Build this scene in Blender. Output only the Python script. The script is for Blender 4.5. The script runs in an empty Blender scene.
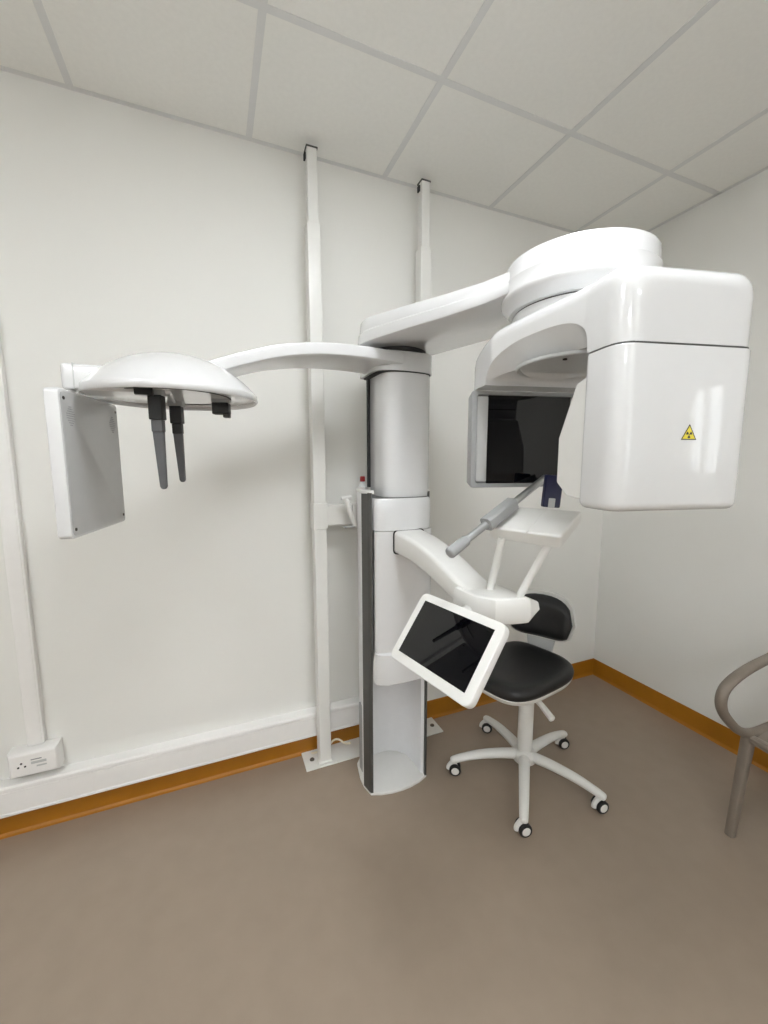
import bpy, bmesh, math, random
from mathutils import Vector, Matrix

random.seed(7)
scene = bpy.context.scene
col = scene.collection
PI = math.pi

# ------------------------------------------------------------------ camera
cam_data = bpy.data.cameras.new('camera')
cam_data.sensor_fit = 'HORIZONTAL'
cam_data.sensor_width = 36.0
cam_data.lens = 404.44 / 768.0 * 36.0
cam_data.clip_start = 0.02
cam = bpy.data.objects.new('camera', cam_data)
col.objects.link(cam)
cam.matrix_world = Matrix(((0.92330, 0.04965, -0.38086, 0.0),
                           (-0.38408, 0.11348, -0.91630, -1.9161),
                           (-0.00228, 0.99230, 0.12384, 1.4783),
                           (0, 0, 0, 1)))
scene.camera = cam

# ------------------------------------------------------------------ world, view
scene.view_settings.view_transform = 'Standard'
scene.view_settings.look = 'None'
scene.view_settings.gamma = 1.0
scene.view_settings.use_curve_mapping = False
scene.view_settings.exposure = -0.10
PANEL_STRENGTH = 25.0
SKY_STRENGTH = 4.5

world = bpy.data.worlds.new('daylight')
scene.world = world
world.use_nodes = True
wn = world.node_tree.nodes
wl = world.node_tree.links
# bright overcast daylight, the same all round
wn['Background'].inputs['Color'].default_value = (0.93, 0.97, 1.0, 1.0)
wn['Background'].inputs['Strength'].default_value = SKY_STRENGTH

# ------------------------------------------------------------------ room dimensions (metres)
XL, XR = -2.0, 2.3834          # left and right walls
YB, YF = 0.0, -4.3             # back wall (in view) and front wall behind the camera
H = 2.7933                     # ceiling
TILE = 0.6
TX0, TY0 = -0.4046, -0.5353    # one crossing of the ceiling grid
WIN_F = (0.80, 1.60, 0.90, 2.10)     # window opening in the front wall: x0, x1, z0, z1
WIN_R = (-3.85, -3.20, 1.20, 2.15)   # window opening in the right wall: y0, y1, z0, z1


def portal(w, h, m):                   # light portal that guides the daylight through an opening
    pd = bpy.data.lights.new('daylight_portal', 'AREA')
    pd.shape = 'RECTANGLE'
    pd.size, pd.size_y = w, h
    pd.cycles.is_portal = True
    po = bpy.data.objects.new('daylight_portal', pd)
    col.objects.link(po)
    po.matrix_world = m


portal(WIN_F[1] - WIN_F[0], WIN_F[3] - WIN_F[2], Matrix.Translation(((WIN_F[0] + WIN_F[1]) / 2, YF - 0.1, (WIN_F[2] + WIN_F[3]) / 2)) @ Matrix.Rotation(math.pi / 2, 4, 'X'))
portal(WIN_R[1] - WIN_R[0], WIN_R[3] - WIN_R[2], Matrix.Translation((XR + 0.1, (WIN_R[0] + WIN_R[1]) / 2, (WIN_R[2] + WIN_R[3]) / 2)) @ Matrix.Rotation(math.pi / 2, 4, 'Z') @ Matrix.Rotation(math.pi / 2, 4, 'X'))


# ------------------------------------------------------------------ materials
def lin(c):
    return tuple(((v / 255.0) / 12.92 if v / 255.0 <= 0.04045 else ((v / 255.0 + 0.055) / 1.055) ** 2.4) for v in c) + (1.0,)


MATS = {}


def mat(name, rgb, rough=0.5, metal=0.0, coat=0.0, var=0.03, scale=30.0, bump=0.0, bscale=200.0, spec=0.5, emit=None):
    m = bpy.data.materials.new(name)
    m.use_nodes = True
    nt = m.node_tree
    b = nt.nodes['Principled BSDF']
    b.inputs['Roughness'].default_value = rough
    b.inputs['Metallic'].default_value = metal
    b.inputs['Coat Weight'].default_value = coat
    b.inputs['Coat Roughness'].default_value = 0.04
    b.inputs['Specular IOR Level'].default_value = spec
    tc = nt.nodes.new('ShaderNodeTexCoord')
    nz = nt.nodes.new('ShaderNodeTexNoise')
    nz.inputs['Scale'].default_value = scale
    nz.inputs['Detail'].default_value = 4.0
    ramp = nt.nodes.new('ShaderNodeValToRGB')
    c = lin(rgb)
    ramp.color_ramp.elements[0].position = 0.3
    ramp.color_ramp.elements[1].position = 0.7
    ramp.color_ramp.elements[0].color = tuple(v * (1 - var) for v in c[:3]) + (1,)
    ramp.color_ramp.elements[1].color = tuple(min(1.0, v * (1 + var)) for v in c[:3]) + (1,)
    nt.links.new(tc.outputs['Object'], nz.inputs['Vector'])
    nt.links.new(nz.outputs['Fac'], ramp.inputs['Fac'])
    nt.links.new(ramp.outputs['Color'], b.inputs['Base Color'])
    if bump > 0:
        n2 = nt.nodes.new('ShaderNodeTexNoise')
        n2.inputs['Scale'].default_value = bscale
        n2.inputs['Detail'].default_value = 3.0
        bp = nt.nodes.new('ShaderNodeBump')
        bp.inputs['Strength'].default_value = bump
        bp.inputs['Distance'].default_value = 0.002
        nt.links.new(tc.outputs['Object'], n2.inputs['Vector'])
        nt.links.new(n2.outputs['Fac'], bp.inputs['Height'])
        nt.links.new(bp.outputs['Normal'], b.inputs['Normal'])
    if emit:
        b.inputs['Emission Color'].default_value = lin(emit[0])
        b.inputs['Emission Strength'].default_value = emit[1]
    MATS[name] = m
    return m


M_wall = mat('painted_wall', (236, 235, 230), 0.6, var=0.012, scale=2.0, bump=0.12, bscale=350)
M_tile = mat('mineral_ceiling_tile', (243, 242, 237), 0.85, var=0.015, scale=60, bump=0.15, bscale=500)
M_grid = mat('ceiling_grid_metal', (224, 224, 222), 0.45, var=0.01)
M_floor = mat('taupe_vinyl_floor', (154, 138, 122), 0.42, var=0.03, scale=14, bump=0.05, bscale=600)
M_ochre = mat('ochre_skirting_vinyl', (166, 108, 16), 0.4, var=0.05, scale=12)
M_trunk = mat('white_trunking_plastic', (242, 240, 237), 0.35, var=0.01)
M_gloss = mat('glossy_white_lacquer', (221, 221, 221), 0.28, coat=1.0, var=0.006)
M_white = mat('white_enamel', (231, 230, 226), 0.35, coat=0.2, var=0.01)
M_inner = mat('white_inner_panel', (238, 238, 239), 0.35, var=0.01)
M_post = mat('white_powder_coat_steel', (230, 229, 224), 0.35, coat=0.15, var=0.01)
M_dark = mat('dark_grey_profile', (72, 71, 68), 0.45, var=0.05)
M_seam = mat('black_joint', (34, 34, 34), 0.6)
M_black = mat('black_plastic', (17, 17, 18), 0.4, var=0.08)
M_grey = mat('grey_plastic', (160, 161, 161), 0.4, var=0.03)
M_lgrey = mat('pale_grey_plastic', (196, 197, 196), 0.35, var=0.02)
M_plate = mat('satin_grey_face', (190, 190, 189), 0.3, var=0.015, metal=0.0)
M_blade = mat('carbon_grey_rod', (88, 88, 90), 0.4, var=0.06)
M_glass = mat('black_glass', (5, 5, 8), 0.02, coat=0.0, var=0.05, spec=0.5)
M_steel = mat('brushed_steel', (182, 184, 184), 0.3, metal=0.7, var=0.03)
M_navy = mat('navy_plastic', (14, 16, 62), 0.35, var=0.06)
M_vinyl = mat('black_upholstery', (30, 30, 31), 0.42, var=0.12, scale=80, bump=0.2, bscale=500)
M_rubber = mat('black_rubber', (22, 22, 22), 0.6, var=0.1)
M_taupe = mat('taupe_moulded_plastic', (128, 117, 106), 0.5, var=0.04, bump=0.1, bscale=700)
M_red = mat('red_cap_plastic', (150, 20, 22), 0.4)
M_bottle = mat('white_bottle_plastic', (236, 238, 238), 0.3)
M_cable = mat('cream_cable', (232, 222, 196), 0.5)
M_yellow = mat('warning_yellow', (232, 214, 62), 0.4)
M_print = mat('grey_print', (150, 150, 152), 0.5)
M_bolt = mat('zinc_bolt', (96, 92, 84), 0.4, metal=0.6)
M_lamp = mat('led_diffuser', (255, 255, 255), 0.5, emit=((247, 251, 255), PANEL_STRENGTH))

M_pane = bpy.data.materials.new('clear_window_glass')
M_pane.use_nodes = True
_nt = M_pane.node_tree
_nt.nodes.clear()
_o = _nt.nodes.new('ShaderNodeOutputMaterial')
_mx = _nt.nodes.new('ShaderNodeMixShader')
_tr = _nt.nodes.new('ShaderNodeBsdfTransparent')
_gl = _nt.nodes.new('ShaderNodeBsdfGlossy')
_gl.inputs['Roughness'].default_value = 0.01
_mx.inputs[0].default_value = 0.05
_nt.links.new(_tr.outputs[0], _mx.inputs[1])
_nt.links.new(_gl.outputs[0], _mx.inputs[2])
_nt.links.new(_mx.outputs[0], _o.inputs['Surface'])

# ------------------------------------------------------------------ object helpers
WORLD = {}


def empty(name, loc, rz=0.0):
    o = bpy.data.objects.new(name, None)
    o.empty_display_size = 0.1
    col.objects.link(o)
    o.matrix_world = Matrix.Translation(loc) @ Matrix.Rotation(rz, 4, 'Z')
    WORLD[o] = o.matrix_world.copy()
    return o


def tag(o, label=None, cat=None, group=None, kind=None):
    if label:
        o['label'] = label
    if cat:
        o['category'] = cat
    if group:
        o['group'] = group
    if kind:
        o['kind'] = kind
    return o


def put(name, bm, m, parent=None, frame=None, smooth=35, bevel=None, segs=3, recenter=True):
    """Link a bmesh as ONE mesh object. bm is in `frame` coordinates (world when None)."""
    frame = frame.copy() if frame is not None else Matrix.Identity(4)
    bmesh.ops.remove_doubles(bm, verts=bm.verts, dist=1e-6)
    bmesh.ops.recalc_face_normals(bm, faces=bm.faces)
    if recenter and bm.verts:
        lo = Vector((min(v.co.x for v in bm.verts), min(v.co.y for v in bm.verts), min(v.co.z for v in bm.verts)))
        hi = Vector((max(v.co.x for v in bm.verts), max(v.co.y for v in bm.verts), max(v.co.z for v in bm.verts)))
        c = (lo + hi) / 2
        for v in bm.verts:
            v.co -= c
        frame = frame @ Matrix.Translation(c)
    me = bpy.data.meshes.new(name)
    bm.to_mesh(me)
    bm.free()
    for mm in (m if isinstance(m, (list, tuple)) else [m]):
        me.materials.append(mm)
    o = bpy.data.objects.new(name, me)
    col.objects.link(o)
    attach(o, parent, frame)
    if smooth:
        me.shade_smooth()
        me.set_sharp_from_angle(angle=math.radians(smooth))
    if bevel:
        b = o.modifiers.new('bevel', 'BEVEL')
        b.width = bevel
        b.segments = segs
        b.limit_method = 'ANGLE'
        b.angle_limit = math.radians(32)
        b.harden_normals = False
        me.shade_smooth()
        for e in me.edges:
            e.use_edge_sharp = False
        w = o.modifiers.new('weighted', 'WEIGHTED_NORMAL')
        w.keep_sharp = True
    return o


def attach(o, parent, frame):
    if parent is not None:
        o.parent = parent
        o.matrix_parent_inverse = WORLD[parent].inverted()
    o.matrix_basis = frame
    WORLD[o] = frame.copy()


def share(src, name, parent, frame):
    """Another object on the same mesh data (modifiers copied)."""
    o = src.copy()
    o.name = name
    col.objects.link(o)
    o.parent = None
    o.matrix_parent_inverse = Matrix.Identity(4)
    attach(o, parent, frame)
    return o


# ------------------------------------------------------------------ shape helpers
def box(x0, x1, y0, y1, z0, z1, bm=None):
    bm = bm or bmesh.new()
    vs = [bm.verts.new((x, y, z)) for z in (z0, z1) for x, y in ((x0, y0), (x1, y0), (x1, y1), (x0, y1))]
    for f in ((0, 1, 2, 3), (4, 5, 6, 7), (0, 1, 5, 4), (1, 2, 6, 5), (2, 3, 7, 6), (3, 0, 4, 7)):
        bm.faces.new([vs[i] for i in f])
    return bm


def loft(rings, cap=True, closed=True, bm=None):
    bm = bm or bmesh.new()
    R = [[bm.verts.new(p) for p in r] for r in rings]
    n = len(rings[0])
    for a, b in zip(R[:-1], R[1:]):
        for i in range(n if closed else n - 1):
            j = (i + 1) % n
            bm.faces.new((a[i], a[j], b[j], b[i]))
    if cap:
        bm.faces.new(R[0])
        bm.faces.new(R[-1])
    return bm


def prism(poly, z0, z1, bm=None):
    return loft([[(x, y, z0) for x, y in poly], [(x, y, z1) for x, y in poly]], bm=bm)


def lathe(profile, n=48, c=(0, 0, 0), bm=None, caps=True):
    rings = []
    for r, z in profile:
        rings.append([(c[0] + r * math.cos(2 * PI * i / n), c[1] + r * math.sin(2 * PI * i / n), c[2] + z) for i in range(n)])
    return loft(rings, cap=caps, bm=bm)


def catmull(pts, sub=6):
    pts = [Vector(p) for p in pts]
    out = []
    for i in range(len(pts) - 1):
        p0 = pts[max(i - 1, 0)]
        p1, p2 = pts[i], pts[i + 1]
        p3 = pts[min(i + 2, len(pts) - 1)]
        for k in range(sub):
            t = k / sub
            out.append(0.5 * ((2 * p1) + (p2 - p0) * t + (2 * p0 - 5 * p1 + 4 * p2 - p3) * t * t + (-p0 + 3 * p1 - 3 * p2 + p3) * t ** 3))
    out.append(pts[-1])
    return out


def tube(pts, r, n=12, bm=None, sx=1.0, sy=1.0, up=(0, 0, 1), square=0.0, cap_round=False):
    """Tube along pts; r is a number or a list; sx and sy flatten the section."""
    pts = [Vector(p) for p in pts]
    rr = r if isinstance(r, (list, tuple)) else [r] * len(pts)
    if cap_round:
        d0 = (pts[0] - pts[1]).normalized()
        d1 = (pts[-1] - pts[-2]).normalized()
        a0 = [(pts[0] + d0 * rr[0] * 0.5 * k, rr[0] * math.sqrt(max(0.02, 1 - k * k))) for k in (0.98, 0.8, 0.45)]
        a1 = [(pts[-1] + d1 * rr[-1] * 0.5 * k, rr[-1] * math.sqrt(max(0.02, 1 - k * k))) for k in (0.45, 0.8, 0.98)]
        pts = [a[0] for a in a0] + pts + [a[0] for a in a1]
        rr = [a[1] for a in a0] + list(rr) + [a[1] for a in a1]
    rings = []
    for i, p in enumerate(pts):
        t = (pts[min(i + 1, len(pts) - 1)] - pts[max(i - 1, 0)]).normalized()
        u = Vector(up)
        s = t.cross(u)
        if s.length < 1e-4:
            s = t.cross(Vector((0, 1, 0)))
        s.normalize()
        w = s.cross(t).normalized()
        ring = []
        for k in range(n):
            a = 2 * PI * (k + 0.5) / n
            ca, sa = math.cos(a), math.sin(a)
            if square:
                e = 1 - square
                ca = math.copysign(abs(ca) ** e, ca)
                sa = math.copysign(abs(sa) ** e, sa)
            ring.append(p + s * (ca * rr[i] * sx) + w * (sa * rr[i] * sy))
        rings.append(ring)
    return loft(rings, bm=bm)


def rounded_rect(x0, x1, y0, y1, r, n=6):
    """counter-clockwise outline; r number or 4 radii for (x0,y0),(x1,y0),(x1,y1),(x0,y1)"""
    rs = r if isinstance(r, (list, tuple)) else [r] * 4
    out = []
    for (cx, cy, a0, q) in ((x0 + rs[0], y0 + rs[0], PI, rs[0]), (x1 - rs[1], y0 + rs[1], 1.5 * PI, rs[1]),
                            (x1 - rs[2], y1 - rs[2], 0, rs[2]), (x0 + rs[3], y1 - rs[3], 0.5 * PI, rs[3])):
        for k in range(n + 1):
            a = a0 + 0.5 * PI * k / n
            out.append((cx + q * math.cos(a), cy + q * math.sin(a)))
    return out


def rounded_slab(outline, z0, z1, r, n=4, rt=None):
    """prism over an outline with rounded top and bottom edges (outline is convex)"""
    rt = r if rt is None else rt
    cx = sum(p[0] for p in outline) / len(outline)
    cy = sum(p[1] for p in outline) / len(outline)
    N = len(outline)

    def inset(d):
        res = []
        for i in range(N):
            a, b, c = outline[i - 1], outline[i], outline[(i + 1) % N]
            e1 = Vector((b[0] - a[0], b[1] - a[1]))
            e2 = Vector((c[0] - b[0], c[1] - b[1]))
            nn = Vector((0, 0))
            for e in (e1, e2):
                if e.length > 1e-9:
                    nn += Vector((-e.y, e.x)).normalized()
            nn = nn.normalized() if nn.length > 1e-9 else Vector((cx - b[0], cy - b[1])).normalized()
            res.append((b[0] + nn.x * d, b[1] + nn.y * d))
        return res
    rings = []
    for k in range(n + 1):
        a = 0.5 * PI * k / n
        ins = inset(r * (1 - math.sin(a)))
        rings.append([(x, y, z0 + r * (1 - math.cos(a))) for x, y in ins])
    for k in range(n + 1):
        a = 0.5 * PI * k / n
        ins = inset(rt * (1 - math.cos(a)))
        rings.append([(x, y, z1 - rt * (1 - math.sin(a))) for x, y in ins])
    return loft(rings)


def basis(o, x, y, z=None):
    x = Vector(x).normalized()
    y = Vector(y)
    y = (y - x * y.dot(x)).normalized()
    z = x.cross(y)
    m = Matrix((x, y, z)).transposed().to_4x4()
    m.translation = Vector(o)
    return m


# ================================================================== the setting
T = 0.12
tag(put('floor', box(XL - T, XR + T, YF - T, YB + T, -0.1, 0.0), M_floor, smooth=None), kind='structure')
tag(put('wall_back', box(XL - T, XR + T, YB, YB + T, 0, H + 0.1), M_wall, smooth=None), kind='structure')
ya, yb, za, zb = WIN_R
bm = box(XR, XR + T, YF, ya, 0, H + 0.1)
box(XR, XR + T, yb, YB, 0, H + 0.1, bm)
box(XR, XR + T, ya, yb, 0, za, bm)
box(XR, XR + T, ya, yb, zb, H + 0.1, bm)
tag(put('wall_right', bm, M_wall, smooth=None), kind='structure')
tag(put('wall_left', box(XL - T, XL, YF, YB, 0, H + 0.1), M_wall, smooth=None), kind='structure')
xa, xb, za, zb = WIN_F
bm = box(XL - T, xa, YF - T, YF, 0, H + 0.1)
box(xb, XR + T, YF - T, YF, 0, H + 0.1, bm)
box(xa, xb, YF - T, YF, 0, za, bm)
box(xa, xb, YF - T, YF, zb, H + 0.1, bm)
tag(put('wall_front', bm, M_wall, smooth=None), kind='structure')


def window(name, w, h, m):
    """two-light window; local x along the wall, y into the room, z up, origin at the lower middle of the opening"""
    bm = bmesh.new()
    for a in ((-w / 2, -w / 2 + .05, 0, h), (w / 2 - .05, w / 2, 0, h), (-w / 2 + .05, w / 2 - .05, 0, .05), (-w / 2 + .05, w / 2 - .05, h - .05, h), (-.03, .03, .05, h - .05)):
        box(a[0], a[1], -.09, -.03, a[2], a[3], bm)
    win = tag(put(name, bm, M_trunk, None, m, smooth=None), kind='structure')
    for a, b in ((-w / 2 + .05, -.03), (.03, w / 2 - .05)):
        put('pane', box(a, b, -.065, -.055, .05, h - .05), M_pane, win, m, smooth=None)
    put('window_sill', box(-w / 2 - .04, w / 2 + .04, .001, .06, -.03, 0), M_trunk, win, m, smooth=None)


window('window_1', xb - xa, zb - za, Matrix.Translation(((xa + xb) / 2, YF, za)))
ya, yb, za, zb = WIN_R
window('window_2', yb - ya, zb - za, Matrix.Translation((XR, (ya + yb) / 2, za)) @ Matrix.Rotation(PI / 2, 4, 'Z'))

# ceiling with mineral tiles in a metal grid
ceil = tag(put('ceiling', box(XL - T, XR + T, YF - T, YB + T, H + 0.012, H + 0.1), M_grid, smooth=None), kind='structure')
xs = [XL] + [TX0 + TILE * i for i in range(-6, 8) if XL + 0.02 < TX0 + TILE * i < XR - 0.02] + [XR]
ys = [YB] + [TY0 - TILE * i for i in range(0, 10) if TY0 - TILE * i > YF + 0.02] + [YF]
GW = 0.012
LAMPS = {(1, 3), (4, 2), (1, 6), (4, 6)}       # tile places (column, row) that hold light panels
proto = {}
lamp_places = []
for i in range(len(xs) - 1):
    for j in range(len(ys) - 1):
        w, d = xs[i + 1] - xs[i], ys[j] - ys[j + 1]
        c = Vector(((xs[i] + xs[i + 1]) / 2, (ys[j] + ys[j + 1]) / 2, H))
        if (i, j) in LAMPS:
            lamp_places.append(c)
            continue
        key = (round(w, 3), round(d, 3))
        if key not in proto:
            bm = box(-w / 2 + GW, w / 2 - GW, -d / 2 + GW, d / 2 - GW, 0.0, 0.012)
            proto[key] = put('ceiling_tile', bm, M_tile, ceil, Matrix.Translation(c), smooth=None, recenter=False)
        else:
            share(proto[key], 'ceiling_tile', ceil, Matrix.Translation(c))
for x in xs[1:-1]:
    put('grid_bar', box(x - GW, x + GW, YF, YB, H - 0.002, H + 0.011), M_grid, ceil, smooth=None)
for y in ys[1:-1]:
    put('grid_bar', box(XL, XR, y - GW, y + GW, H - 0.0015, H + 0.010), M_grid, ceil, smooth=None)
put('grid_bar', box(XL, XR, -0.02, 0.0, H - 0.0015, H + 0.010), M_grid, ceil, smooth=None)
put('grid_bar', box(XR - 0.02, XR, YF, YB, H - 0.0015, H + 0.010), M_grid, ceil, smooth=None)
lamp_words = ['near the left wall', 'far behind the viewer on the left', 'above the middle of the room', 'far behind the viewer in the middle']
for k, c in enumerate(lamp_places):
    e = tag(empty('ceiling_light', c - Vector((0, 0, 0.004))), 'square white flush ceiling light panel ' + lamp_words[k], 'ceiling light', 'square light panels in the ceiling grid')
    put('diffuser', box(c.x - .26, c.x + .26, c.y - .26, c.y + .26, H - .001, H + .008), M_lamp, e, smooth=None)
    bm = bmesh.new()
    for a in ((-.288, -.26, -.288, .288), (.26, .288, -.288, .288), (-.26, .26, -.288, -.26), (-.26, .26, .26, .288)):
        box(c.x + a[0], c.x + a[1], c.y + a[2], c.y + a[3], H - .004, H + .011, bm)
    put('frame', bm, M_trunk, e, smooth=None)

# ochre skirting with a small cove at its foot
def skirt(name, a, b, nrm):
    a, b, nrm = Vector(a), Vector(b), Vector(nrm)
    prof = [(0.0, 0.0), (0.018, 0.0), (0.010, 0.004), (0.005, 0.012), (0.004, 0.10), (0.002, 0.108), (0.0, 0.108)]
    rings = [[(q + nrm * d + Vector((0, 0, z)))[:] for d, z in prof] for q in (a, b)]
    return tag(put(name, loft(rings), M_ochre, smooth=None), kind='structure')


skirt('baseboard_back', (XL, 0, 0), (XR, 0, 0), (0, -1, 0))
skirt('baseboard_right', (XR, 0, 0), (XR, YF, 0), (-1, 0, 0))
skirt('baseboard_left', (XL, 0, 0), (XL, YF, 0), (1, 0, 0))
skirt('baseboard_front', (XL, YF, 0), (XR, YF, 0), (0, 1, 0))

# white cable trunking along the foot of the back wall, and the upright run at the left
prof = [(0, .113), (-.052, .113), (-.054, .116), (-.054, .124), (-.051, .127), (-.051, .214), (-.054, .217), (-.054, .229), (-.050, .236), (0, .238)]
t1 = tag(put('trim_1', loft([[(x, y, z) for y, z in prof] for x in (XL, .70)]), M_trunk, smooth=None), kind='structure')
put('trunking_lid', box(XL, .70, -.0535, -.0505, .129, .212), M_trunk, t1, smooth=None, bevel=.001, segs=1)
t2 = tag(put('trim_2', box(-.735, -.680, -.026, 0, .37, H - .02), M_trunk, smooth=None, bevel=.003, segs=2), kind='structure')
put('trunking_lid', box(-.728, -.687, -.028, -.024, .37, H - .02), M_trunk, t2, smooth=None, bevel=.001, segs=1)

# ================================================================== socket box on the trunking
sb = tag(empty('socket_box', (-.70, -.03, .26)), 'white surface-mounted socket box on the wall above the trunking', 'socket box')
rings = []
for y, g in ((0.0, 0.0), (-.045, 0.0), (-.058, .008), (-.060, .014)):
    rings.append([(x, y, z) for x, z in ((-.792 + g, .262 + g), (-.630 - g, .262 + g), (-.630 - g, .366 - g), (-.792 + g, .366 - g))])
body = put('housing', loft(rings), M_trunk, sb, smooth=None, bevel=.003, segs=2)
for k, (x, z) in enumerate(((-.756, .310), (-.746, .324), (-.735, .310))):
    put('pin_hole', lathe([(.0035, 0), (.0035, .002)], 12, (0, 0, 0)), M_seam, body,
        Matrix.Translation((x, -.060, z)) @ Matrix.Rotation(PI / 2, 4, 'X'), smooth=None)
put('printed_mark', box(-.716, -.682, -.0608, -.0598, .330, .334), M_print, body, smooth=None)
put('printed_mark', box(-.716, -.668, -.0608, -.0598, .314, .324), M_lgrey, body, smooth=None)
put('printed_mark', box(-.700, -.668, -.0608, -.0598, .300, .306), M_lgrey, body, smooth=None)

# ================================================================== steel support frame behind the unit
fr = tag(empty('support_frame', (.71, -.07, 0)), 'white steel frame of two tall posts on floor plates behind the X-ray unit', 'support frame')
for px in (.432, .962):
    post = put('post', box(px - .029, px + .029, -.125, -.067, .006, 2.47), M_post, fr, bevel=.004, segs=2, smooth=None)
    put('post_extension', box(px - .021, px + .021, -.116, -.072, 2.44, H - .036), M_post, post, bevel=.003, segs=2, smooth=None)
    put('top_cap', box(px - .024, px + .024, -.117, -.071, H - .037, H - .031), M_dark, post, smooth=None)
    put('clip', box(px - .029, px - .0225, -.100, -.082, H - .075, H - .050), M_seam, post, smooth=None)
pl = put('floor_plate', box(.335, 1.09, -.139, -.004, 0, .007), M_post, fr, bevel=.0015, segs=1, smooth=None)
for x in (.375, 1.055):
    put('bolt', lathe([(.012, 0), (.012, .003), (.009, .007), (.004, .007)], 12, (x, -.075, .006)), M_bolt, pl)
put('weld_collar', box(.396, .468, -.132, -.060, .006, .022), M_post, pl, bevel=.008, segs=2, smooth=None)
put('weld_collar', box(.926, .998, -.132, -.060, .006, .022), M_post, pl, bevel=.008, segs=2, smooth=None)
cb = put('cross_bar', box(.462, .935, -.118, -.075, 1.185, 1.280), M_post, fr, bevel=.004, segs=2, smooth=None)
for px in (.432, .962):
    put('clamp_sleeve', box(px - .033, px + .033, -.130, -.062, 1.172, 1.292), M_post, fr, bevel=.003, segs=2, smooth=None)

# ================================================================== the X-ray unit
unit = tag(empty('dental_xray_unit', (.71, -.27, 0)), 'large glossy white dental X-ray unit with column, scanner head and side arm', 'X-ray machine')

# --- fixed base column: U-shaped housing, foot plate, dark edge strips
XC = .710


def mir(pts):
    return [(2 * XC - x, y) for x, y in pts]


outerL = [(.625, -.148), (.586, -.19), (.560, -.333), (.578, -.372)]
innerL = [(.592, -.365), (.590, -.30), (.602, -.235), (.635, -.19), (.67, -.17), (XC, -.165)]
poly = outerL + innerL + list(reversed(mir(innerL)))[1:] + list(reversed(mir(outerL)))
basec = put('base_column', prism(poly, .012, 1.345), M_inner, unit, smooth=50)
for s in (0, 1):
    st = [(.5565, -.331), (.567, -.376), (.571, -.386), (.581, -.389), (.580, -.375), (.5635, -.336)]
    st = mir(st) if s else st
    put('edge_strip', prism(st, .013, 1.352), M_dark, basec, smooth=None)
foot = [(.61, -.142), (.572, -.19), (.556, -.28), (.556, -.33), (.570, -.385), (.615, -.404), (.665, -.414), (XC, -.417)]
foot = foot + list(reversed(mir(foot)))[1:]
put('foot_plate', prism(foot, .0, .014), M_white, basec, bevel=.003, segs=2, smooth=None)
cap = [(.622, -.146), (.583, -.188), (.556, -.333), (.567, -.376), (.574, -.387), (.594, -.386), (.592, -.30), (.61, -.23), (.64, -.185)]
put('top_cap', prism(cap, 1.345, 1.362), M_white, basec, bevel=.004, segs=2, smooth=None)
put('top_cap', prism(mir(cap), 1.345, 1.362), M_white, basec, bevel=.004, segs=2, smooth=None)
put('side_vent', box(.5695, .585, -.275, -.235, .03, .36), M_grey, basec, smooth=None)


def dsec(x0, x1, yb, ys, yf, n=16, rb=.02):
    """D-shaped column section: flat back, straight sides, bowed front"""
    pts = [(x1 - rb, yb), (x0 + rb, yb), (x0 + .006, yb - .006), (x0, yb - rb), (x0, ys)]
    xm_, hw = (x0 + x1) / 2, (x1 - x0) / 2
    for k in range(1, n):
        a = PI * k / n
        e = 0.75
        ca, sa = math.cos(a), math.sin(a)
        pts.append((xm_ - hw * math.copysign(abs(ca) ** e, ca), ys + (yf - ys) * abs(sa) ** e))
    pts += [(x1, ys), (x1, yb - rb), (x1 - .006, yb - .006)]
    return pts


def stack(sec, zs):
    return loft([[(x, y, z) for x, y in sec] for z in zs])


# --- moving lift column
lift = put('lift_column', stack(dsec(.640, .858, -.20, -.335, -.405), (.60, 1.833)), M_gloss, unit, smooth=40)
put('dark_gap_strip', box(.629, .642, -.222, -.206, 1.365, 1.832), M_seam, lift, smooth=None)  # black strip standing in for the dark gap at the column's left edge

# --- carriage on the front of the column
put('carriage_slide', box(.61, .81, -.395, -.24, .62, 1.30), M_inner, lift, smooth=None)
sec = dsec(.588, .848, -.391, -.400, -.432, rb=.006)
carr = put('carriage', stack(sec, (.675, .69, 1.195)), M_gloss, unit, smooth=40)
rings = []
for z, g in ((.540, -.004), (.544, .001), (.62, .001), (.672, -.004), (.677, -.014)):
    rings.append([(x, y, z) for x, y in dsec(.581 - g, .850 + g, -.391, -.400, -.452 - g, rb=.006)])
put('carriage_lip', loft(rings), M_gloss, carr, smooth=40)
rings = []
for z, g in ((1.196, -.002), (1.200, .002), (1.28, .004), (1.322, .002), (1.330, -.004)):
    rings.append([(x, y, z) for x, y in dsec(.590 - g, .838 + g, -.300, -.398, -.434 - g, rb=.006)])
put('carriage_head', loft(rings), M_gloss, carr, smooth=40)
put('joint', stack(dsec(.600, .834, -.262, -.384, -.424), (1.328, 1.3320)), M_dark, carr, smooth=None)

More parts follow.
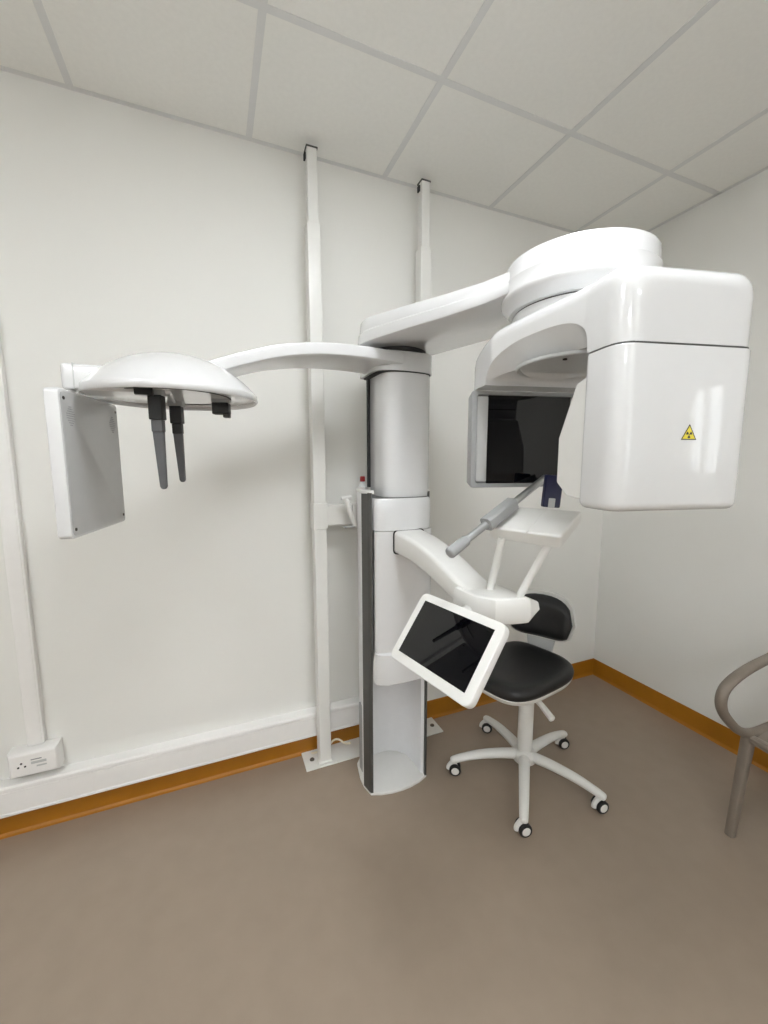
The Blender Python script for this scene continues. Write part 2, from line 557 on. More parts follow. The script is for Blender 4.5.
# --- collar and swan arm of the cephalostat
collar = put('arm_collar', stack(dsec(.600, .866, -.185, -.335, -.415), (1.836, 1.840, 1.912)), M_gloss, unit, smooth=40)
put('joint', stack(dsec(.615, .861, -.19, -.335, -.410), (1.8325, 1.837)), M_seam, collar, smooth=None)
put('pivot_gap', lathe([(.118, 0), (.118, .022)], 40, (.727, -.315, 1.911)), M_seam, collar, smooth=None)
path = catmull([(.74, -.318, 1.872), (.65, -.340, 1.874), (.50, -.375, 1.872), (.34, -.405, 1.860), (.20, -.435, 1.832), (.08, -.465, 1.79), (-.03, -.49, 1.745)], 6)
rings = []
for i, q in enumerate(path):
    f = i / (len(path) - 1)
    hw = .088 - .018 * f
    th = .034 - .008 * f
    d = (path[min(i + 1, len(path) - 1)] - path[max(i - 1, 0)]).normalized()
    s = Vector((-d.y, d.x, 0)).normalized()      # towards the camera side (-y)
    if s.y > 0:
        s = -s
    n_ = s.cross(d).normalized()
    if n_.z < 0:
        n_ = -n_
    ring = []
    for a, b in ((1.0, -.30), (1.0, .72), (.97, .93), (.90, 1.0), (-.9, 1.0), (-.97, .9), (-1, .6), (-1, -.7), (-.95, -1.0), (-.80, -1.03), (.80, -.50), (.96, -.42)):
        ring.append(q + s * (hw * a) + n_ * (th * b))
    rings.append(ring)
put('cephalostat_arm', loft(rings), M_gloss, unit, smooth=40)

# --- cephalostat head: dome, ear rods, nose support
CD = Vector((-.098, -.56, 1.655))
RD = .232
prof = [(RD - .012, .012), (RD - .010, .003), (RD - .004, 0), (RD, .004), (RD, .018)]
SR = (RD ** 2 + .112 ** 2) / (2 * .112)
for k in range(1, 15):
    r_ = RD * math.cos(.5 * PI * k / 14)
    r_ = max(r_, .004)
    prof.append((r_, .018 + math.sqrt(SR * SR - r_ * r_) - (SR - .112)))
prof2 = [(.004, .012)] + prof
dome = put('cephalostat_head', lathe(prof2, 64, CD), M_gloss, unit, smooth=50)
ringp = [(.150, .0105), (.150, .013), (.155, .013), (.155, .0105)]
put('turn_ring', lathe(ringp + ringp[:1], 64, CD, caps=False), M_seam, dome, smooth=None)
put('plate_neck', rounded_slab(rounded_rect(-.338, -.10, -.672, -.47, .012), 1.658, 1.720, .007), M_gloss, dome, smooth=40)
put('neck_joint', rounded_slab(rounded_rect(-.312, -.309, -.6732, -.469, .0012), 1.657, 1.7212, .0008), M_lgrey, dome, smooth=40)


def ear_rod(c, lean, rz, blk):
    fr_ = Matrix.Translation(c) @ Matrix.Rotation(rz, 4, 'Z') @ Matrix.Rotation(lean, 4, 'Y')
    h = put('ear_rod_holder', box(-.023, .023, -.012, .012, -.022, .012), M_grey, dome, fr_, smooth=None, bevel=.002, segs=1)
    put('holder_block', box(-.0175, .0175, -.014, .014, -.022 - blk, -.020), M_black, dome, fr_, smooth=None, bevel=.002, segs=1)
    z1 = -.022 - blk
    put('rod_socket', box(-.0145, .0145, -.010, .010, z1 - .032, z1), M_blade if blk > .055 else M_black, dome, fr_, smooth=None, bevel=.002, segs=1)
    rings_ = []
    for k, f in enumerate((0, .5, .95, .985, 1.0)):
        z = z1 - .03 - .155 * f
        w_ = .0145 - .006 * f
        w_ = w_ * (1.0 if k < 3 else (.75 if k == 3 else .35))
        rings_.append([(x + .004 * f, y, z) for x, y in ((-w_, -.005), (w_, -.005), (w_, .005), (-w_, .005))])
    put('ear_rod', loft(rings_), M_blade, dome, fr_, smooth=None, bevel=.0015, segs=2)


ear_rod((-.134, -.665, 1.674), math.radians(0), -.3, .062)
ear_rod((-.103, -.455, 1.673), math.radians(-.5), -.3, .052)
fr_ = Matrix.Translation((.028, -.56, 1.684)) @ Matrix.Rotation(-.3, 4, 'Z')
put('nose_support_slide', box(-.026, .026, -.012, .012, -.030, .010), M_grey, dome, fr_, smooth=None, bevel=.002, segs=1)
put('nose_support', box(-.024, .024, -.017, .015, -.062, -.028), M_black, dome, fr_, smooth=None, bevel=.002, segs=1)
put('nose_support_tip', box(.006, .024, -.012, .012, -.072, -.060), M_dark, dome, fr_, smooth=None, bevel=.002, segs=1)
put('ear_rod_slide', box(-.030, .012, -.010, .010, -.012, .006), M_black, dome, Matrix.Translation((-.15, -.69, 1.662)), smooth=None)

# --- detector plate hanging at the left of the dome
PW, PH, PT = .33, .360, .031
pc = Vector((-.300, -.571, 1.472))
Pm = basis(pc, (.166, .986, 0), (0, 0, 1))      # x: away from the viewer, y: up, z: towards +X (face)
# the outline lies in x/y and the plate's depth is along -z
bm = rounded_slab(rounded_rect(-PW / 2, PW / 2, -PH / 2, PH / 2, .012, 4), -PT, 0, .003, 3)
plate = put('detector_plate', bm, M_gloss, unit, Pm, smooth=40)
bm = rounded_slab(rounded_rect(-PW / 2 + .006, PW / 2 - .006, -PH / 2 + .006, PH / 2 - .006, .014, 4), -.002, .0012, .0006, 2)
put('face_panel', bm, M_plate, plate, Pm, smooth=40)
for sx in (-1, 1):
    for sy in (-1, 1):
        put('screw', lathe([(.0042, 0), (.0042, .002), (.002, .0026)], 10, (sx * (PW / 2 - .018), sy * (PH / 2 - .022), .001)), M_bolt, plate, Pm, smooth=None)
bm = bmesh.new()
for cx in (-PW / 2 + .045, PW / 2 - .045):
    for i in range(-4, 5):
        for j in range(-4, 5):
            if i * i + j * j <= 17:
                x, y = cx + i * .0045, PH / 2 - .062 + j * .0055
                box(x - .0013, x + .0013, y - .0013, y + .0013, .0008, .0016, bm)
tag(put('speaker_holes', bm, M_print, plate, Pm, smooth=None), kind='stuff')

# --- upper arm from the column to the rotation hub
HC = Vector((.935, -1.04))
AC = Vector((.718, -.385))
axis = (HC - AC).normalized()
side = Vector((-axis.y, axis.x))
RA, RH = .170, .180


def arm_outline(ra, rh):
    pts = []
    a0 = math.atan2(-axis.y, -axis.x)
    for k in range(-12, 13):
        a = a0 + k / 12 * PI * .5
        e = 0.85
        cc, ss = math.cos(a - a0), math.sin(a - a0)
        cc = math.copysign(abs(cc) ** e, cc)
        ss = math.copysign(abs(ss) ** e, ss)
        pts.append((AC.x - axis.x * ra * cc - side.x * ra * ss, AC.y - axis.y * ra * cc - side.y * ra * ss))
    # gentle waist, then the hub
    a1 = math.atan2(axis.y, axis.x)
    w1 = [(.30, .162), (.50, .152), (.70, .150)]
    left = [AC + axis * (L * (HC - AC).length) for L, _ in w1]
    for (L, w_) in w1:
        q = AC + axis * (L * (HC - AC).length) - side * (w_ + (ra - RA))
        pts.append((q.x, q.y))
    for k in range(-18, 19):
        a = a1 + k / 18 * PI * .62
        pts.append((HC.x + rh * math.cos(a), HC.y + rh * math.sin(a)))
    for (L, w_) in reversed(w1):
        q = AC + axis * (L * (HC - AC).length) + side * (w_ + (ra - RA))
        pts.append((q.x, q.y))
    return pts


rings = []
def arm_drop(x, y, k):                 # the arm sinks slightly from the column to the hub
    t = (Vector((x, y)) - AC).dot(axis) / (HC - AC).length
    return k * max(0.0, min(1.0, t))


for z, g, k in ((1.926, -.006, -.006), (1.929, -.001, -.006), (1.933, 0, -.006), (1.968, -.003, -.02), (1.9725, -.007, -.02), (2.012, -.010, -.040), (2.017, -.013, -.040), (2.019, -.019, -.040)):
    rings.append([(x, y, z + arm_drop(x, y, k)) for x, y in arm_outline(RA + g, RH + g * .9)])
upper = put('upper_arm', loft(rings), M_gloss, unit, smooth=35)

# --- rotation hub under the arm
hubc = (HC.x, HC.y, 0)
hub = put('rotation_hub', lathe([(.10, 1.833), (.158, 1.834), (.168, 1.846), (.170, 1.866), (.166, 1.876), (.1, 1.877)], 64, hubc), M_gloss, unit, smooth=40)
put('joint', lathe([(.163, 1.874), (.163, 1.881)], 64, hubc), M_dark, hub, smooth=None)
put('hub_drum', lathe([(.168, 1.880), (.175, 1.882), (.182, 1.892), (.194, 1.903), (.199, 1.911), (.199, 1.918), (.194, 1.926), (.1935, 1.955), (.1905, 1.959), (.189, 1.994), (.186, 2.000), (.180, 2.002), (.05, 2.003)], 64, hubc), M_gloss, hub, smooth=35)

# --- scanner head (C-shaped): upper cover, tube housing, image sensor
RZ = math.radians(-13)
Cm = Matrix.Translation((.89, -1.08, 0)) @ Matrix.Rotation(RZ, 4, 'Z')
FR, ZT, ZS = -.352, 1.832, 1.690


def lerp(t, a, b):
    t = max(0, min(1, t))
    return a + (b - a) * t


def cover_section(ly):
    d = ly - FR
    ins = 0.0
    if d < .045:
        ins = .045 * (1 - math.sqrt(max(0, 1 - (1 - d / .045) ** 2)))
    zt = ZT - ins * .9
    if ly > -.02:
        u = (ly + .02) / .245
        zt = ZS + (ZT - ZS) * max(0, 1 - u ** 2.4) ** (1 / 2.4)
    wl = lerp((ly + .25) / .30, .144, .205) - ins
    wr = lerp((ly + .25) / .30, .152, .175) - ins
    if ly > .15:
        v = (ly - .15) / .077
        k = .06 * (1 - math.sqrt(max(0, 1 - v * v)))
        wl -= k
        wr -= k
    a = (ly + .085) / .175
    ex = 3.2 if a < 0 else 2.0
    arch = max(0.0, 1 - abs(a) ** ex) ** (1 / ex) if abs(a) < 1 else 0.0
    ze = ZS + .082 * arch
    zb = ZS + .028 * arch ** .5
    c = .003 + .040 * min(1.0, arch * 1.15)
    zt = max(zt, ze + .006)
    r = min(.035, (zt - ze) * .6)
    pts = [(-wl + c, zb), (-wl + c * .5, zb + (ze - zb) * .42), (-wl, ze)]
    for k in range(6):
        t = .5 * PI * k / 5
        pts.append((-wl + r * (1 - math.cos(t)), zt - r + r * math.sin(t)))
    for k in range(6):
        t = .5 * PI * (1 - k / 5)
        pts.append((wr - r * (1 - math.cos(t)), zt - r + r * math.sin(t)))
    pts += [(wr, ze), (wr - c * .5, zb + (ze - zb) * .42), (wr - c, zb)]
    return [(x, ly, z) for x, z in pts]


lys = [FR + .045 * (1 - math.cos(.5 * PI * k / 8)) for k in range(9)]
lys += [-.29, -.27, -.2602] + [-.085 + .1749 * math.sin(.5 * PI * k / 18) for k in range(-18, 19)] + [.0902, .10, .112, .124]
lys += [.136, .145, .155, .165, .175, .185, .195, .205, .213, .219, .223, .2249]
lys = sorted(set(round(v, 5) for v in lys))
cover = put('scanner_cover', loft([cover_section(v) for v in lys]), M_gloss, unit, Cm, smooth=25)
# shallow oval head recess under the cover; its shade is put in as pale grey
bm = bmesh.new()
rings = []
for s, z in ((1.0, 1.717), (1.0, 1.711), (.98, 1.7085), (.95, 1.7095), (.93, 1.713), (.92, 1.7150), (.05, 1.7150)):
    rings.append([(-.028 + .148 * s * math.cos(2 * PI * k / 48), -.065 + .15 * s * math.sin(2 * PI * k / 48), z) for k in range(48)])
put('head_recess', loft(rings), M_lgrey, cover, Cm, smooth=40)
put('aiming_light', lathe([(.005, 1.712), (.005, 1.716)], 12, (-.10, -.12, 0)), M_seam, cover, Cm, smooth=None)

# tube housing
def tube_outline(g=0.0):
    x0, x1, y0, y1, r = -.144 + g, .152 - g, FR + g, -.250 - g, .035
    pts = rounded_rect(x0, x1, y0, y1, [r, r, .02, .02], 7)
    return pts


tubeh = put('tube_housing', rounded_slab(tube_outline(), 1.383, ZS - .003, .016, 5, rt=.002), M_gloss, unit, Cm, smooth=40)
put('joint', prism(tube_outline(.002), ZS - .0035, ZS + .0005), M_dark, tubeh, Cm, smooth=None)
# beam port bulging towards the patient
sec = [(-.252, 1.398), (-.195, 1.402), (-.155, 1.43), (-.155, 1.53), (-.210, 1.640), (-.252, 1.650)]
rings = [[(x, y, z) for y, z in sec] for x in (-.132, -.126, .132, .138)]
for i, g in ((0, .006), (3, .006)):
    rings[i] = [(x, y - (g if y > -.24 else 0), z) for x, y, z in rings[i]]
put('beam_port', loft(rings), M_white, tubeh, Cm, smooth=None, bevel=.006, segs=3)
# radiation warning sign: black-edged yellow triangle with trefoil
bm = bmesh.new()


def tri(s, y, mi):
    h = s * math.sqrt(3) / 2
    f = bm.faces.new([bm.verts.new(v) for v in ((-s / 2, y, -h / 3), (s / 2, y, -h / 3), (0, y, 2 * h / 3))])
    f.material_index = mi


tri(.034, -.0002, 0)
tri(.0275, -.0004, 1)
for k in range(3):
    a0 = PI / 2 + PI + 2 * PI * k / 3 - PI / 6
    arc = [a0 + PI / 3 * i / 5 for i in range(6)]
    vs = [(.0018 * math.cos(a), -.0006, .0018 * math.sin(a)) for a in arc] + [(.0066 * math.cos(a), -.0006, .0066 * math.sin(a)) for a in reversed(arc)]
    bm.faces.new([bm.verts.new(v) for v in vs]).material_index = 0
bm.faces.new([bm.verts.new((.0012 * math.cos(2 * PI * i / 10), -.0006, .0012 * math.sin(2 * PI * i / 10))) for i in range(10)]).material_index = 0
sign = put('warning_sign', bm, [M_black, M_yellow], tubeh, Cm @ Matrix.Translation((.011, FR - .0003, 1.527)), smooth=None, recenter=False)
sign['label'] = 'yellow triangle radiation warning sticker'

# image sensor with black glass
x0, x1, z0, z1, ys_ = -.215, .165, 1.398, 1.688, .158
Sm = Cm @ Matrix.Translation((0, 0, 0))
rings = []
for y, g in ((ys_ + .070, .030), (ys_ + .055, .010), (ys_ + .006, .0), (ys_, .002), (ys_, .016), (ys_ + .012, .020)):
    rings.append([(x, y, z) for x, z in rounded_rect(x0 + g, x1 - g, z0 + g * .7, z1 - g * .7, .010, 3)])
frame_ = put('sensor_frame', loft(rings), M_grey, unit, Sm, smooth=35)
put('sensor_glass', box(x0 + .055, x1 - .055, ys_ + .006, ys_ + .0135, z0 + .012, z1 - .012), M_glass, frame_, Sm, smooth=None)
for a, b in ((x0 + .018, x0 + .054), (x1 - .054, x1 - .018)):
    put('sensor_side_strip', rounded_slab(rounded_rect(a, b, ys_ + .004, ys_ + .013, .004, 3), z0 + .018, z1 - .016, .004), M_lgrey, frame_, Sm, smooth=40)

# --- patient support arm
path = catmull([(.728, -.40, 1.150), (.727, -.47, 1.150), (.722, -.60, 1.143), (.716, -.74, 1.122), (.712, -.86, 1.092), (.715, -.95, 1.068)], 6)
rings = []
for i, q in enumerate(path):
    f = i / (len(path) - 1)
    hw = lerp(f, .068, .050)
    hh = lerp(f, .048, .036)
    rings.append([(q.x + x, q.y, q.z + z) for x, z in rounded_rect(-hw, hw, -hh, hh, .016, 4)])
sarm = put('support_arm', loft(rings), M_white, unit, smooth=40)
bm = loft([[(.728 + x, y, 1.150 + z) for x, z in rounded_rect(-.071, .071, -.051, .051, .017, 4)] for y in (-.405, -.434)])
put('joint', bm, M_seam, sarm, smooth=None)
blk = [(.648, -.90), (.655, -1.00), (.690, -1.050), (.745, -1.066), (.792, -1.076), (.848, -1.048), (.836, -.955), (.790, -.905), (.755, -.880), (.70, -.875)]
rings = []
for z, f, dz in ((1.026, .88, 0), (1.030, .94, 0), (1.046, 1.0, 0), (1.090, .97, -.5), (1.099, .94, -.5), (1.103, .88, -.4)):
    cx, cy = .735, -.97
    rings.append([(cx + (x - cx) * f, cy + (y - cy) * f, 1.058 + (z - 1.058) * (1 - .85 * max(0, min(1, (x - .79) / .09)))) for x, y in blk])
put('support_block', loft(rings), M_white, sarm, smooth=30)
tx = put('support_rod', tube([(.734, -.962, 1.09), (.745, -1.0, 1.262)], .011, 16), M_white, unit)
put('support_rod', tube([(.790, -1.02, 1.08), (.835, -1.09, 1.262)], .011, 16), M_white, unit)

# chin table, tilted
FLc, BLc, BRc, FRc = Vector((.708, -.981, 1.293)), Vector((.814, -.963, 1.346)), Vector((.917, -1.115, 1.344)), Vector((.820, -1.140, 1.283))
nrm = (FRc - FLc).cross(BLc - FLc).normalized()
if nrm.z < 0:
    nrm = -nrm
quad = [FLc, FRc, BRc, BLc]
rings = [[(q - nrm * .046).lerp((quad[0] + quad[2]) / 2 - nrm * .046, .10) for q in quad], [q - nrm * .036 for q in quad], quad]
ct = put('chin_table', loft(rings), M_white, unit, smooth=None, bevel=.006, segs=3)
mid0, mid1 = FLc.lerp(FRc, .55), BLc.lerp(BRc, .5)
put('table_ridge', tube([mid0 + nrm * .0005, mid1 + nrm * .0005], .0025, 8), M_white, ct)
put('table_underside', tube([(FLc.lerp(FRc, .12) + BLc * .5 + FLc * -.5) - nrm * .047, (FLc.lerp(FRc, .9) + BLc * .5 + FLc * -.5) - nrm * .047], .006, 8), M_grey, ct)

# handle bar with grip and clamp
hA, hB = Vector((.553, -1.033, 1.243)), Vector((.941, -.950, 1.427))
hd = hB - hA
bar = put('handle_bar', tube([hA + hd * .12, hB], .0105, 16), M_steel, unit)
put('hand_grip', tube([hA, hA + hd * .03, hA + hd * .14], [.0155, .0155, .0145], 16, cap_round=True), M_grey, bar)
put('bar_clamp', tube([hA + hd * .335, hA + hd * .62], .0195, 8, square=.55), M_grey, bar, smooth=None, bevel=.002, segs=1)
# navy bite support
bs = put('bite_support', box(-.026, .026, -.010, .010, -.050, .045), M_navy, unit, Matrix.Translation((.912, -1.010, 1.393)) @ Matrix.Rotation(-.35, 4, 'Z') @ Matrix.Rotation(.08, 4, 'Y'), bevel=.004, segs=2, smooth=None)
put('bite_slot', box(-.012, .008, -.0125, -.009, -.048, -.020), M_lgrey, bs, WORLD[bs], bevel=.002, segs=1, smooth=None)

# --- touch screen
Tm = basis((.519, -1.057, 1.017), (.171, -.985, .024), (.596, .123, .793))
TW, TH = .314, .206
bm = rounded_slab(rounded_rect(-TW / 2, TW / 2, -TH / 2, TH / 2, .020, 6), -.024, 0, .006, 4, rt=.003)
tab = put('touch_screen', bm, M_white, unit, Tm, smooth=40)
put('display_glass', box(-TW / 2 + .026, TW / 2 - .026, -TH / 2 + .026, TH / 2 - .022, -.001, .0010), M_glass, tab, Tm, smooth=None)
put('screen_bracket', tube([Tm @ Vector((-.03, .02, -.02)), Vector((.60, -1.0, 1.035)), Vector((.68, -.96, 1.05))], .020, 12, square=.4), M_white, tab, smooth=None, bevel=.003, segs=1)

# ================================================================== bottle, exposure switch, cable
bt = tag(empty('small_bottle', (.646, -.097, 1.281)), 'small white bottle with red cap standing on the frame bar behind the column', 'bottle')
put('bottle_body', lathe([(.018, 0), (.020, .004), (.020, .075), (.016, .090), (.010, .099), (.010, .106)], 24, (.646, -.097, 1.2805)), M_bottle, bt)
put('cap', lathe([(.0115, .104), (.012, .108), (.0115, .126), (.009, .129)], 20, (.646, -.097, 1.2805)), M_red, bt)
# exposure switch on its holder
es = tag(empty('exposure_switch', (.575, -.16, 1.19)), 'white hand-held exposure switch hanging beside the column', 'switch')
put('handle', tube([(.540, -.172, 1.312), (.547, -.174, 1.287), (.568, -.179, 1.212), (.572, -.180, 1.200)], [.010, .011, .012, .008], 12), M_white, es)
put('button_head', tube([(.520, -.171, 1.314), (.562, -.175, 1.318)], .009, 10, cap_round=True), M_white, es)
put('holder_tray', box(.530, .580, -.190, -.155, 1.180, 1.187), M_grey, es, smooth=None, bevel=.002, segs=1)
put('holder_stem', box(.570, .587, -.182, -.166, 1.180, 1.29), M_white, es, smooth=None, bevel=.002, segs=1)
cpts = catmull([(.560, -.120, .075), (.54, -.095, .062), (.515, -.068, .072), (.49, -.05, .060), (.455, -.045, .022), (.42, -.04, .0125), (.38, -.035, .012)], 6)
cb = put('power_cable', tube(cpts, .0048, 8), M_cable)
tag(cb, 'cream cable looping from the unit to the skirting behind the posts', 'cable')

# ================================================================== swivel stool
ST = Vector((1.284, -.548, 0))
stool = tag(empty('swivel_stool', ST), 'black padded swivel stool with white five-spoke base on casters', 'stool')
put('gas_lift', lathe([(.037, .10), (.037, .12), (.034, .13), (.034, .38), (.033, .445)], 32, ST), M_white, stool, smooth=40)
put('base_hub', lathe([(.03, .078), (.052, .082), (.056, .10), (.054, .118), (.040, .132), (.032, .134)], 32, ST), M_white, stool, smooth=40)
wheel_proto = cap_proto = housing_proto = leg_proto = None
for k, ang in enumerate((156, 228.4, 299.5, 12.3, 84.5)):
    a = math.radians(ang)
    L = Matrix.Translation(ST) @ Matrix.Rotation(a, 4, 'Z')
    if leg_proto is None:
        pts = catmull([(.03, 0, .108), (.12, 0, .108), (.22, 0, .098), (.30, 0, .080), (.338, 0, .068)], 5)
        rr = [.031 - .011 * i / (len(pts) - 1) for i in range(len(pts))]
        leg_proto = put('leg', tube(pts, rr, 14, sx=.85, sy=.75, cap_round=True), M_white, stool, L, recenter=False)
    else:
        share(leg_proto, 'leg', stool, L)
    # caster: swivelled a little differently on every leg
    Cw = Matrix.Translation(L @ Vector((.325, 0, 0))) @ Matrix.Rotation(math.radians((-30, -12, -8, -18, -38)[k]), 4, 'Z')
    if housing_proto is None:
        bm = tube(catmull([(.0, 0, .072), (.0, 0, .060), (-.012, 0, .054), (-.026, 0, .036), (-.028, 0, .022)], 4), .0135, 10, sx=.8)
        housing_proto = put('caster', bm, M_white, stool, Cw, recenter=False)
        hz = housing_proto
    else:
        hz = share(housing_proto, 'caster', stool, Cw)
    for s in (-1, 1):
        Wm = Cw @ Matrix.Translation((0, s * .015, .027)) @ Matrix.Rotation(PI / 2, 4, 'X')
        if wheel_proto is None:
            wheel_proto = put('wheel', lathe([(.012, -.009), (.024, -.009), (.027, -.005), (.027, .005), (.024, .009), (.012, .009)], 28), M_rubber, hz, Wm, recenter=False)
            cap_proto = put('hub_cap', lathe([(.004, -.0115), (.016, -.011), (.019, -.008), (.019, .008), (.016, .011), (.004, .0115)], 24), M_white, hz, Wm, recenter=False)
        else:
            share(wheel_proto, 'wheel', hz, Wm)
            share(cap_proto, 'hub_cap', hz, Wm)
# seat: local +X towards the backrest
SA = math.radians(15)
Sq = Matrix.Translation(ST + Vector((-.020, .046, .008))) @ Matrix.Rotation(SA, 4, 'Z')
Bq = Matrix.Translation(ST + Vector((.012, .030, .004))) @ Matrix.Rotation(math.radians(32), 4, 'Z')


def seat_outline(g=0.0, n=64):
    pts = []
    for k in range(n):
        t = 2 * PI * k / n
        ct_, s_ = math.cos(t), math.sin(t)
        e = .55
        x = (.236 + g) * math.copysign(abs(ct_) ** e, ct_)
        y = (.186 + g) * math.copysign(abs(s_) ** e, s_)
        y *= 1.0 + .10 * (x / .2)
        pts.append((x, y))
    return pts


rings = []
for g, z in ((-.030, .468), (-.010, .470), (-.002, .480), (.0, .495), (-.004, .510), (-.014, .522), (-.034, .528), (-.07, .527), (-.12, .522), (-.155, .521)):
    rings.append([(x, y, z + .012 * (x / .2) ** 2 - .010 * max(0, -x / .2) ** 2) for x, y in seat_outline(g)])
put('seat', loft(rings), M_vinyl, stool, Sq, smooth=60)
rings = []
for g, z in ((-.08, .432), (-.035, .440), (-.010, .456), (-.003, .474), (-.008, .480)):
    rings.append([(x, y, z + .012 * (x / .2) ** 2 - .010 * max(0, -x / .2) ** 2) for x, y in seat_outline(g)])
put('seat_shell', loft(rings), M_white, stool, Sq, smooth=60)
lv = put('height_lever', tube([(1.270, -.57, .436), (1.270, -.65, .418), (1.270, -.715, .392)], [.011, .013, .015], 12, cap_round=True), M_white, stool)


def back_shape(t0, t1, hw, zc, hz, bulge):
    """curved pad: arc in plan about the seat, superellipse outline"""
    Rb = .34
    front, back_ = [], []
    N = 13
    grid_f, grid_b = [], []
    for i in range(N):
        u = -1 + 2 * i / (N - 1)
        uu = math.copysign(abs(u) ** .8, u)
        hgt = hz * max(.0, (1 - abs(uu) ** 3.2)) ** (1 / 2.6)
        rf, rb = [], []
        for j in range(9):
            v = -1 + 2 * j / 8
            ang = uu * hw / Rb
            z = zc + v * hgt + .02 * (1 - uu * uu) * (1 if v > 0 else .4)
            edge = max(0, 1 - max(abs(uu), abs(v)) ** 4) ** .5
            lean = .10 * (z - zc)
            for lst, off in ((rf, t0 - bulge * edge), (rb, t1)):
                x = off - (Rb - Rb * math.cos(ang)) + lean
                lst.append((x, Rb * math.sin(ang), z))
        grid_f.append(rf)
        grid_b.append(rb)
    bmx = bmesh.new()
    F = [[bmx.verts.new(p_) for p_ in r] for r in grid_f]
    B = [[bmx.verts.new(p_) for p_ in r] for r in grid_b]
    for i in range(N - 1):
        for j in range(8):
            bmx.faces.new((F[i][j], F[i + 1][j], F[i + 1][j + 1], F[i][j + 1]))
            bmx.faces.new((B[i][j], B[i][j + 1], B[i + 1][j + 1], B[i + 1][j]))
    for i in range(N - 1):
        for j in (0, 8):
            bmx.faces.new((F[i][j], F[i + 1][j], B[i + 1][j], B[i][j]))
    for j in range(8):
        for i in (0, N - 1):
            bmx.faces.new((F[i][j], F[i][j + 1], B[i][j + 1], B[i][j]))
    return bmx


put('backrest', back_shape(.245, .262, .160, .675, .100, .030), M_vinyl, stool, Bq, smooth=60)
put('backrest_shell', back_shape(.2600, .288, .176, .679, .114, -.004), M_white, stool, Bq, smooth=60)
bm = bmesh.new()
rings = [[(x, y, z) for x, y, z in r] for r in (
    [(.10, -.045, .440), (.10, .045, .440), (.10, .045, .455), (.10, -.045, .455)],
    [(.22, -.05, .440), (.22, .05, .440), (.22, .05, .458), (.22, -.05, .458)],
    [(.262, -.055, .470), (.262, .055, .470), (.245, .055, .480), (.245, -.055, .480)],
    [(.275, -.07, .560), (.275, .07, .560), (.258, .07, .560), (.258, -.07, .560)],
    [(.283, -.08, .640), (.283, .08, .640), (.268, .08, .640), (.268, -.08, .640)])]
put('backrest_bracket', loft(rings), M_lgrey, stool, Bq, smooth=None, bevel=.005, segs=2)

# ================================================================== taupe plastic armchair by the right wall
AY0, AY1 = -1.115, -1.665
ymid = (AY0 + AY1) / 2
chair = tag(empty('plastic_armchair', (2.06, ymid, 0)), 'taupe moulded plastic armchair with perforated seat against the right wall', 'chair')


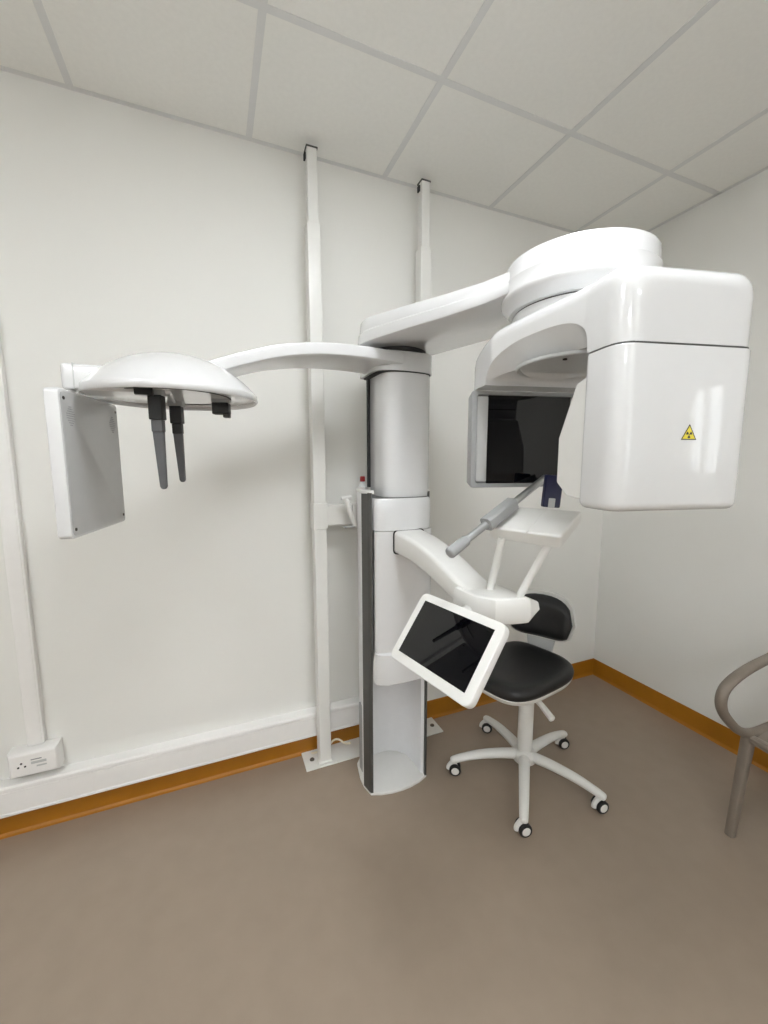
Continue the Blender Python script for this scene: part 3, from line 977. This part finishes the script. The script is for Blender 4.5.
def perforated(x0, x1, y0, y1, zfun, nx, ny, th, hole, margin):
    """panel with real square holes; zfun maps (u, v) to a point, normal taken along `th`"""
    bmx = bmesh.new()
    cache = {}

    def vert(u, v, s):
        key = (round(u, 5), round(v, 5), s)
        if key not in cache:
            cache[key] = bmx.verts.new(zfun(u, v, s * th))
        return cache[key]
    for i in range(nx):
        for j in range(ny):
            u0, u1 = x0 + (x1 - x0) * i / nx, x0 + (x1 - x0) * (i + 1) / nx
            v0, v1 = y0 + (y1 - y0) * j / ny, y0 + (y1 - y0) * (j + 1) / ny
            solid = i < margin or j < margin or i >= nx - margin or j >= ny - margin
            o_ = [(u0, v0), (u1, v0), (u1, v1), (u0, v1)]
            cu, cv = (u0 + u1) / 2, (v0 + v1) / 2
            h_ = [(cu + (a - cu) * hole, cv + (b - cv) * hole) for a, b in o_]
            for s in (0, 1):
                if solid:
                    bmx.faces.new([vert(a, b, s) for a, b in o_])
                else:
                    for k in range(4):
                        q = (k + 1) % 4
                        bmx.faces.new([vert(*o_[k], s), vert(*o_[q], s), vert(*h_[q], s), vert(*h_[k], s)])
            if not solid:
                for k in range(4):
                    q = (k + 1) % 4
                    bmx.faces.new([vert(*h_[k], 0), vert(*h_[q], 0), vert(*h_[q], 1), vert(*h_[k], 1)])
            for k, cond in ((0, j == 0), (1, i == nx - 1), (2, j == ny - 1), (3, i == 0)):
                if cond:
                    q = (k + 1) % 4
                    bmx.faces.new([vert(*o_[k], 0), vert(*o_[q], 0), vert(*o_[q], 1), vert(*o_[k], 1)])
    return bmx


def seat_fun(u, v, s):
    x = 1.835 + .43 * u
    y = AY1 + .02 + (AY0 - AY1 - .04) * v
    z = .440 - .030 * (1 - (2 * v - 1) ** 2) * (.4 + .6 * u) - .020 * u - .020 * max(0, .15 - u) / .15
    return (x, y, z - s)


put('seat', perforated(0, 1, 0, 1, seat_fun, 26, 32, .012, .5, 2), M_taupe, chair, smooth=40)


def back_fun(u, v, s):
    y = AY1 + .035 + (AY0 - AY1 - .07) * v
    z = .46 + .37 * u
    x = 2.235 + .085 * u + .035 * (1 - (2 * v - 1) ** 2) - .02
    z += .03 * (1 - (2 * v - 1) ** 2) * u
    return (x + s, y, z)


put('backrest', perforated(0, 1, 0, 1, back_fun, 22, 30, .012, .5, 2), M_taupe, chair, smooth=40)
for y, s in ((AY0, 1), (AY1, -1)):
    pts = catmull([(2.262, y - s * .02, .735), (2.12, y, .728), (1.95, y, .716), (1.80, y, .698), (1.70, y, .668), (1.664, y, .630), (1.672, y, .575), (1.730, y, .510), (1.80, y - s * .004, .455), (1.88, y - s * .012, .432), (2.05, y - s * .012, .425), (2.24, y - s * .012, .43)], 6)
    put('armrest', tube(pts, .0165, 14, sy=1.15, up=(0, 1, 0)), M_taupe, chair)
    put('leg', tube([(1.862, y - s * .006, .432), (1.85, y - s * .004, .30), (1.822, y, .0)], [.021, .019, .016], 12, square=.35), M_taupe, chair)
    put('leg', tube([(2.23, y - s * .008, .43), (2.27, y - s * .004, .25), (2.32, y, .0)], [.021, .019, .016], 12, square=.35), M_taupe, chair)
    put('back_upright', tube([(2.24, y - s * .022, .43), (2.262, y - s * .03, .62), (2.30, y - s * .04, .83)], [.018, .017, .014], 12), M_taupe, chair)
put('seat_apron', tube([(1.842, AY1 + .02, .426), (1.838, ymid, .418), (1.842, AY0 - .02, .426)], .014, 10), M_taupe, chair)
